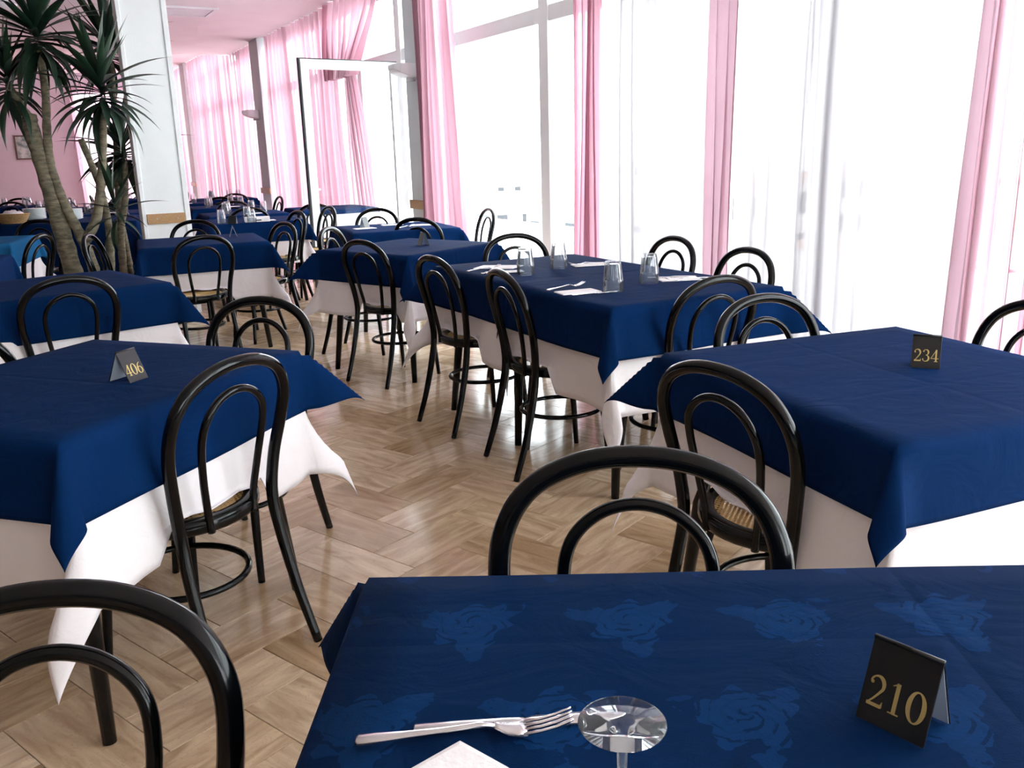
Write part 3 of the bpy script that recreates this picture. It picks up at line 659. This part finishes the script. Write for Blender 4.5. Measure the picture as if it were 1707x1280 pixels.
def number_card(x, y, z, deg, text, label, w=.066, h=.078, sp=.055):
    e = empty('number_card', (x, y, z), R(deg)); tag(e, label, 'number card')
    th = math.atan2(sp/2, h); t = .0022
    def panel(sgn, m):
        bm = bmesh.new(); add_box(bm, (-w/2, -t/2, 0), (w/2, t/2, math.hypot(h, sp/2)), .0007)
        return bm_mesh('panel', bm)
    f = link('front_panel', panel(1, 0), M_CARDBLACK, e, (0, -sp/2, 0), (-th, 0, 0)); b = link('back_panel', panel(-1, 0), M_CARDBLACK, e, (0, sp/2, 0), (th, 0, 0))
    box('inner_face', (-w/2+.001, t/2, .001), (w/2-.001, t/2+.0007, math.hypot(h, sp/2)-.004), M_CARDGREY, f); box('inner_face', (-w/2+.001, -t/2-.0007, .001), (w/2-.001, -t/2, math.hypot(h, sp/2)-.004), M_CARDGREY, b)
    bm = bmesh.new(); tube(bm, [Vector((-w/2, 0, h)), Vector((w/2, 0, h))], .0026, 8); link('spine', bm_mesh('spine', bm), M_CARDBLACK, e, smooth=True)
    if text:
        V, F = [], []
        for i, ch in enumerate(text): digit(ch, V, F, i*.63)
        tw = len(text)*.63-.04; sc = .031
        me = mesh('printed_number', [((a-tw/2)*sc, -.0004, b_*sc) for a, b_ in V], F)
        n = link('printed_number', me, M_GOLD, f, (0, -t/2, .017)); n['label'] = 'gold figures ' + text
    return e
ZK = ZTOP+.0085
def mid(a, b): return ((a[0]+b[0])/2, (a[1]+b[1])/2)
number_card(.374, .758, ZK, -50, '210', 'black tent card with gold number 210 on the foreground table', w=.068, h=.078)
number_card(1.043, 2.172, ZK, -24, '234', 'black tent card with gold number 234 on the table by the window', w=.066)
number_card(-1.008, 2.272, ZK, 68, '406', 'black tent card with gold number 406 on the left table', w=.064, sp=.07)
number_card(-.535, 5.66, ZK, 118, '', 'black tent card standing edge-on on the corner-turned table', w=.07)
number_card(-1.15, 7.25, ZK, 60, '', 'black tent card on the laid table by the open door')
number_card(-2.05, 6.72, ZK, 110, '', 'small tent card seen end-on on the pillar table')
number_card(-2.47, 8.12, ZK, 0, '', 'small black tent card on the table directly behind the pillar table', w=.075, h=.07)

# ------------------------------------------------------------------ cutlery, napkins, glasses
def strip(name, secs, th=.0022):
    """secs: (x, halfwidth, z) along the tool; a thin solid with rounded look"""
    V, F = [], []
    for x, hw, z in secs:
        V += [(x, -hw, z), (x, -hw*.5, z+th), (x, hw*.5, z+th), (x, hw, z), (x, 0, z-th*.3)]
    for i in range(len(secs)-1):
        for k in range(5): a = i*5+k; b = i*5+(k+1) % 5; F.append((a, a+5, b+5, b))
    F.append((0, 1, 2, 3, 4)); n = (len(secs)-1)*5; F.append((n+4, n+3, n+2, n+1, n)); me = mesh(name, V, F); me.shade_smooth(); return me
FORKH = strip('handle', [(0, .006, .002), (.003, .0095, .003), (.02, .0088, .004), (.05, .0062, .005), (.09, .0042, .007), (.12, .0038, .010), (.135, .0045, .008)])
FORKN = strip('fork_neck', [(.134, .0045, .008), (.140, .0075, .006), (.147, .0105, .0035), (.158, .0125, .002), (.166, .0125, .0022)])
FORKT = strip('tine', [(.164, .0019, .0022), (.180, .0017, .004), (.195, .0015, .0075), (.207, .0012, .012), (.211, .0005, .014)])
KNH = strip('handle', [(0, .0085, .002), (.002, .0098, .003), (.05, .0085, .004), (.095, .0062, .004), (.105, .0075, .003), (.11, .0065, .003)])
KNB = strip('blade', [(.108, .0055, .0025), (.118, .0095, .0022), (.16, .0102, .0022), (.195, .0085, .0022), (.208, .0045, .0022), (.212, .001, .0022)], .0012)
SPB = None
for me in (FORKH, FORKN, FORKT, KNH, KNB): me.materials.append(M_STEEL)
def fork(x, y, z, deg, label, roll=0):
    e = empty('fork', (x, y, z), R(deg)); tag(e, label, 'fork', 'forks'); link('handle', FORKH, None, e); hd = link('fork_head', FORKN, None, e)
    for k in range(4): link('tine', FORKT, None, hd, (0, -.0096+.0064*k, 0))
    return e
def knife(x, y, z, deg, label):
    e = empty('knife', (x, y, z), R(deg)); tag(e, label, 'knife', 'knives'); link('handle', KNH, None, e); link('blade', KNB, None, e); return e
def napkin(x, y, z, deg, pts, label, th=.003):
    n = len(pts); V = [(a, b, 0) for a, b in pts] + [(a*.985, b*.985, th) for a, b in pts]
    F = [tuple(reversed(range(n))), tuple(range(n, 2*n))] + [(i, (i+1) % n, n+(i+1) % n, n+i) for i in range(n)]
    V += [(a*.9, b*.9, th+.0016) for a, b in pts]; F.append(tuple(range(2*n, 3*n))); F += [(n+i, n+(i+1) % n, 2*n+(i+1) % n, 2*n+i) for i in range(n)]
    o = link('paper_napkin', mesh('paper_napkin', V, F), M_PAPER, None, (x, y, z), (0, 0, R(deg))); return tag(o, label, 'napkin', 'paper napkins')
def angd(a, b): return math.degrees(math.atan2(b[1]-a[1], b[0]-a[0]))
# table 210
knife(-.107, .760, ZK, angd((-.107, .760), (.042, .772)), 'steel table knife lying behind the fork on the foreground table')
fork(-.161, .741, ZK+.004, angd((-.161, .741), (.055, .757)), 'steel table fork on the foreground table beside the upturned goblet')
napkin(-.060, .655, ZK, 0, [(0, .088), (-.055, .040), (-.085, 0), (-.085, -.09), (.085, -.09), (.085, 0), (.055, .040)], 'pointed white paper napkin at the bottom edge of the foreground table')
gob = empty('goblet', (.075, .577, ZK), 0); tag(gob, 'upturned stemmed wine goblet on the foreground table', 'goblet')
gp = [(.0, .139), (.0325, .1365), (.0332, .1355), (.0325, .1342), (.012, .1335), (.0065, .130), (.0042, .12), (.0038, .095), (.0046, .078), (.010, .0725)]
gl = lathe_mesh('foot_and_stem', gp + [(.0, .0735)], 48); gl.materials.append(M_GLASS); link('foot_and_stem', gl, None, gob)
go = [(.010, .0725), (.022, .066), (.031, .052), (.0345, .036), (.0335, .016), (.0305, .0), (.0293, .0), (.0322, .016), (.0331, .036), (.0297, .051), (.021, .0635), (.0, .0705)]
gl = lathe_mesh('bowl', [(.0, .0735)] + go, 48); gl.materials.append(M_GLASS); link('bowl', gl, None, gob)
# tumblers: upside-down, ribbed
def tumbler_mesh():
    bm = bmesh.new(); seg = 40
    def ring(r, z, rib=0): return [bm.verts.new(((r+rib*math.cos(10*2*math.pi*k/seg))*math.cos(2*math.pi*k/seg), (r+rib*math.cos(10*2*math.pi*k/seg))*math.sin(2*math.pi*k/seg), z)) for k in range(seg)]
    rs = [ring(.0405, 0), ring(.0400, .040), ring(.0388, .046, .0018), ring(.0305, .118, .0018), ring(.0295, .122), ring(.012, .1205), ring(.001, .1205)]
    inn = [ring(.001, .110), ring(.0255, .110), ring(.0280, .106), ring(.0355, .048), ring(.0385, .038), ring(.0392, 0)]
    L_ = rs; 
    for A, B in list(zip(rs, rs[1:])) + list(zip(inn, inn[1:])) + [(inn[-1], rs[0])]:
        for k in range(seg): bm.faces.new((A[k], A[(k+1) % seg], B[(k+1) % seg], B[k]))
    bm.faces.new(rs[-1]); bm.faces.new(inn[0]); bmesh.ops.recalc_face_normals(bm, faces=bm.faces)
    me = bm_mesh('tumbler', bm); me.materials.append(M_GLASS); return me
TUM = tumbler_mesh()
def tumbler(x, y, label, group='upturned glass tumblers'): return tag(link('tumbler', TUM, None, None, (x, y, ZK)), label, 'tumbler', group)
tumbler(.078, 4.13, 'upturned glass tumbler at the far left place of the tumbler table')
tumbler(.244, 4.33, 'upturned glass tumbler at the far right place of the tumbler table')
tumbler(.416, 3.54, 'upturned glass tumbler at the near left place of the tumbler table')
tumbler(.594, 3.75, 'upturned glass tumbler at the near right place of the tumbler table')
RECT = [(-.085, -.045), (.085, -.045), (.085, .045), (-.085, .045)]
napkin(.275, 3.545, ZK, 22, RECT, 'folded paper napkin at the near left place of the tumbler table')
fork(.153, 3.575, ZK+.004, 40, 'steel fork at the near left place of the tumbler table'); knife(.245, 3.452, ZK, 22, 'steel knife at the near left place of the tumbler table')
napkin(.735, 3.815, ZK, 8, [(-.09, -.045), (.09, -.045), (.09, .045), (-.09, .045)], 'folded paper napkin at the near right place of the tumbler table')
fork(.86, 3.80, ZK+.005, 200, 'steel fork at the near right place of the tumbler table'); knife(.82, 3.88, ZK, 178, 'steel knife at the near right place of the tumbler table')
napkin(-.06, 4.42, ZK, -8, [(-.11, -.05), (.09, -.07), (.13, .05), (-.08, .06)], 'spread paper napkin at the far left place of the tumbler table')
fork(-.20, 4.27, ZK+.001, 42, 'steel fork at the far left place of the tumbler table'); knife(-.13, 4.18, ZK, 25, 'steel knife at the far left place of the tumbler table')
napkin(-.02, 4.19, ZK+.004, 12, [(-.09, -.03), (.09, -.03), (.09, .03), (-.09, .03)], 'narrow folded napkin beside the far left tumbler')
napkin(.40, 4.40, ZK, 12, RECT, 'folded paper napkin at the far right place of the tumbler table'); fork(.50, 4.42, ZK+.005, 195, 'steel fork at the far right place of the tumbler table')
# laid table by the door and far tables
napkin(-1.13, 7.12, ZK, 30, RECT, 'white napkin beside the card on the laid table by the door'); napkin(-.95, 7.42, ZK, 20, RECT, 'white napkin at the far edge of the laid table by the door')
napkin(-.70, 7.30, ZK, 10, RECT, 'white napkin at the right of the laid table by the door'); fork(-.86, 7.05, ZK, 60, 'steel fork at the front of the laid table by the door'); knife(-.78, 7.28, ZK+.004, 20, 'steel knife on the laid table by the door')
FTG = 'tumblers on the far tables'; FTL = 'small upturned tumbler on the table '
for i, (x, y, dg, what) in enumerate(far_spots):
    a = R(dg); ux = Vector((math.cos(a), math.sin(a), 0)); uy = Vector((-math.sin(a), math.cos(a), 0))
    if i == 0: pts = [(-2.60, 8.22), (-2.32, 8.20), (-2.50, 8.70)]
    else: pts = [tuple((Vector((x, y, 0)) + ux*p + uy*q).xy) for p, q in ((-.2, -.12), (.2, -.1), (.12, .18), (-.14, .16))]
    for px_, py_ in pts: tumbler(px_, py_, FTL + what, FTG)
    if i < 6:
        q = Vector((x, y, 0)) + uy*-.22 + ux*.08; napkin(q.x, q.y, ZK, dg, RECT, 'white napkin laid on the table ' + what)
nh = empty('napkin_box', (-2.30, 8.30, ZK), R(20)); tag(nh, 'white paper box on the table directly behind the pillar table', 'box')
box('box_body', (-.11, -.05, 0), (.11, .05, .045), M_PAPER, nh, bevel=.003); box('box_slot', (-.02, -.0515, .012), (.035, -.05, .022), M_CARDBLACK, nh)

# ------------------------------------------------------------------ yucca
def leaf_mesh(L_, droop, wd):
    V, F = [], []; n = 9
    for i in range(n+1):
        t = i/n; x = L_*t*(1-.12*droop*t*t); z = -droop*L_*.42*t**2.2; hw = wd*(math.sin(math.pi*min(1, .12+t*.88))**.7)*(1-t**5)+.0006
        V += [(x, -hw, z+.35*hw), (x, 0, z), (x, hw, z+.35*hw)]
    for i in range(n):
        for k in (0, 1): a = i*3+k; F.append((a, a+1, a+4, a+3))
    me = mesh('leaf', V, F); me.shade_smooth(); me.materials.append(M_LEAF); return me
LEAVES = [leaf_mesh(l, d, w) for l, d, w in ((.52, .25, .027), (.46, .75, .029), (.56, .5, .027), (.44, 1.1, .028), (.50, .05, .026))]
PY = 6.9
YO = Vector((-3.28, PY, 0)); yuc = empty('yucca', YO); tag(yuc, 'tall yucca with thick bare trunks and sword leaves left of the white pillar', 'plant')
def trunk(pts, r0, r1):
    bm = bmesh.new(); path = crspline([Vector(p) - YO for p in pts], 6); n = len(path)
    tube(bm, path, [(r0+(r1-r0)*i/(n-1))*(1+.07*math.sin(i*2.3)) for i in range(n)], 12); link('trunk', bm_mesh('trunk', bm), M_BARK, yuc, smooth=True); return path[-1]
trunk([(-3.30, 6.9, .30), (-3.37, 6.9, .51), (-3.42, 6.9, .89), (-3.47, 6.9, 1.25), (-3.52, 6.9, 1.56), (-3.53, 6.92, 1.68)], .072, .052)
trunk([(-3.53, 6.92, 1.64), (-3.57, 6.9, 1.74), (-3.64, 6.9, 1.90)], .036, .026)
trunk([(-3.22, 6.9, .30), (-3.21, 6.9, .53), (-3.28, 6.9, .80), (-3.36, 6.9, 1.02), (-3.42, 6.9, 1.30), (-3.42, 6.92, 1.55), (-3.40, 6.95, 1.85), (-3.40, 6.95, 2.15)], .044, .026)
trunk([(-3.24, 6.9, .75), (-3.14, 6.92, .92), (-3.08, 6.95, 1.2), (-3.02, 6.95, 1.5), (-2.99, 6.95, 1.75)], .040, .024)
trunk([(-3.15, 6.98, .30), (-3.10, 7.0, .7), (-3.12, 7.02, 1.1), (-3.22, 7.02, 1.50)], .030, .024)
def head(c, n, up=0, seed=1, sc=1.0):
    rn_ = random.Random(seed)
    for k in range(n):
        az = k*2.39996+rn_.uniform(-.25, .25); el = R(78 - 118*(k/(n-1))**.9 + rn_.uniform(-8, 8))
        me = LEAVES[4 if k < n*.25 else (0, 2, 1, 3)[min(3, int((k/n)*4))]]
        tip = [Vector(c)+Vector((math.cos(el)*math.cos(az), math.cos(el)*math.sin(az), math.sin(el)))*(d_*.56*sc) for d_ in (.25, .5, .75, 1.05)]
        if any(q.z > 2.97 or (-.05 < (q-PL).dot(NW) < PWD+.05 and -.05 < (q-PL).dot(DS) < PDP+.05) for q in tip): continue
        o = link('leaf', me, None, yuc, Vector(c)-YO+Vector((0, 0, .10-.20*k/n)), (rn_.uniform(-.3, .3), -el, az)); s_ = sc*rn_.uniform(.82, 1.12); o.scale = (s_, s_, s_)
head((-3.64, 6.9, 1.90), 44, seed=1, sc=.9); head((-3.40, 6.95, 2.22), 62, seed=2, sc=1.12); head((-2.99, 6.95, 1.82), 60, seed=3, sc=1.02);
head((-3.02, 6.98, .95), 18, seed=6, sc=.75)
pot = link('pot', lathe_mesh('pot', [(0, 0), (.15, 0), (.19, .26), (.21, .27), (.21, .31), (.185, .31), (.18, .27), (0, .27)], 32), M_POT, yuc, (.12, .05, 0))
link('soil', lathe_mesh('soil', [(0, .285), (.1, .283), (.182, .278), (.182, .25)], 24), M_SOIL, yuc, (.12, .05, 0))

YO = Vector((-3.60, 8.36, 0)); yuc = empty('yucca', YO); tag(yuc, 'slimmer yucca partly hidden behind the white pillar', 'plant')
trunk([(-3.62, 8.36, .25), (-3.58, 8.34, .7), (-3.50, 8.34, 1.0), (-3.46, 8.34, 1.34)], .036, .026)
trunk([(-3.56, 8.40, .25), (-3.60, 8.42, .9), (-3.54, 8.43, 1.6), (-3.50, 8.43, 2.2)], .034, .024)
head((-3.46, 8.34, 1.40), 70, seed=4, sc=1.08); head((-3.50, 8.43, 2.26), 64, seed=5, sc=1.12)
link('pot', pot.data, None, yuc); link('soil', bpy.data.meshes['soil'], None, yuc)

# ------------------------------------------------------------------ wall lamps, picture, ceiling fittings
def sconce(s, z, label):
    e = empty('wall_lamp', room(s, OFF-.22, z), ROOMROT); tag(e, label, 'wall lamp', 'wall lamps on the window columns')
    box('back_plate', (-.02, -.06, -.07), (0, .06, .07), M_LAMP, e, bevel=.004)
    bm = bmesh.new(); V = []
    for x, hw, zb, zt in ((-.02, .12, -.055, .06), (-.10, .15, -.045, .065), (-.19, .13, -.015, .065), (-.235, .08, .015, .06)): V.append([(x, -hw, zt), (x, hw, zt), (x, hw*.85, zb), (x, -hw*.85, zb)])
    vs_ = [[bm.verts.new(p) for p in r] for r in V]
    for A, B in zip(vs_, vs_[1:]):
        for k in range(4): bm.faces.new((A[k], A[(k+1) % 4], B[(k+1) % 4], B[k]))
    bm.faces.new(vs_[0]); bm.faces.new(vs_[-1][::-1]); bmesh.ops.recalc_face_normals(bm, faces=bm.faces); bmesh.ops.bevel(bm, geom=list(bm.edges), offset=.008, segments=2, affect='EDGES')
    link('shade', bm_mesh('shade', bm), M_LAMP, e); box('lamp_arm', (-.08, -.02, -.085), (0, .02, -.05), M_LAMP, e, bevel=.004)
sconce(8.16, 2.07, 'white wall lamp on the near window column beside the open door'); sconce(14.3, 1.98, 'small white wall lamp on the far window column')
pn = -4.1
pic = empty('framed_picture', room(S1-.03, .41, 1.72), ROOMROT); tag(pic, 'small framed green print hanging on the far lilac wall', 'picture')
for lo, hi in (((-.20, 0, -.26), (.20, .03, -.23)), ((-.20, 0, .23), (.20, .03, .26)), ((-.20, 0, -.23), (-.17, .03, .23)), ((.17, 0, -.23), (.20, .03, .23))): box('frame', lo, hi, M_FRAME, pic, bevel=.004)
box('print', (-.17, .012, -.23), (.17, .02, .23), M_PICT, pic)
vent = empty('ceiling_vent', Vector((-3.75, 11.35, ZC)), ROOMROT); tag(vent, 'flat square air vent in the ceiling near the pillar', 'vent')
for lo, hi in (((-.32, -.32, -.025), (.32, -.27, 0)), ((-.32, .27, -.025), (.32, .32, 0)), ((-.32, -.27, -.025), (-.27, .27, 0)), ((.27, -.27, -.025), (.32, .27, 0))): box('frame', lo, hi, M_LAMP, vent, bevel=.004)
for k in range(8): box('slat', (-.27, -.25+.064*k, -.018), (.27, -.215+.064*k, -.008), M_LAMP, vent)
cl = empty('ceiling_lamp', Vector((-5.42, 10.35, ZC))); tag(cl, 'round grey ceiling lamp at the top left corner', 'ceiling lamp')
link('base', lathe_mesh('base', [(0, 0), (.2, 0), (.2, -.03), (.185, -.035), (0, -.035)], 36), M_GREYMETAL, cl); link('diffuser', lathe_mesh('diffuser', [(.18, -.03), (.165, -.06), (.11, -.08), (0, -.088)], 36), M_LAMP, cl)

# ------------------------------------------------------------------ outside: terrace, slope and the pale town
o = box('terrace', (OFF+.2, S0-10, -.3), (OFF+5.5, S1+10, -.08), M_TERR, rz=ROOMROT); tag(o, 'pale concrete terrace outside the windows', kind='structure')
o = box('ground', (OFF+5.5, -150, -9.5), (300, 300, -9), M_TERR, rz=ROOMROT); tag(o, 'pale hazy ground of the town outside', kind='structure')
hr = random.Random(11)
for i in range(28):
    n = 42+(i//7)*17+hr.uniform(-2, 2); s = n*(.55+.25*(i % 7)) + hr.uniform(-1, 1) + 3*(i//7 % 2); w = hr.uniform(6, 9); d = hr.uniform(5, 7.5); h = hr.uniform(4.5, 8.2)
    e = empty('house', room(s, n, -9), ROOMROT+hr.uniform(-.3, .3)); tag(e, 'pale house of the overexposed town outside the windows', 'house', 'pale houses of the town outside')
    box('walls', (-w/2, -d/2, 0), (w/2, d/2, h), M_HOUSE, e); box('roof', (-w/2-.2, -d/2-.2, h), (w/2+.2, d/2+.2, h+.25), M_HROOF, e)
    for fl in range(int(h//2.6)):
        for k in range(3):
            yy = -d/2+d*(k+.5)/3; box('window', (-w/2-.05, yy-.5, .9+fl*2.6), (-w/2+.02, yy+.5, 2.2+fl*2.6), M_HWIN, e)
            xx = -w/2+w*(k+.5)/3; box('window', (xx-.5, -d/2-.05, .9+fl*2.6), (xx+.5, -d/2+.02, 2.2+fl*2.6), M_HWIN, e)
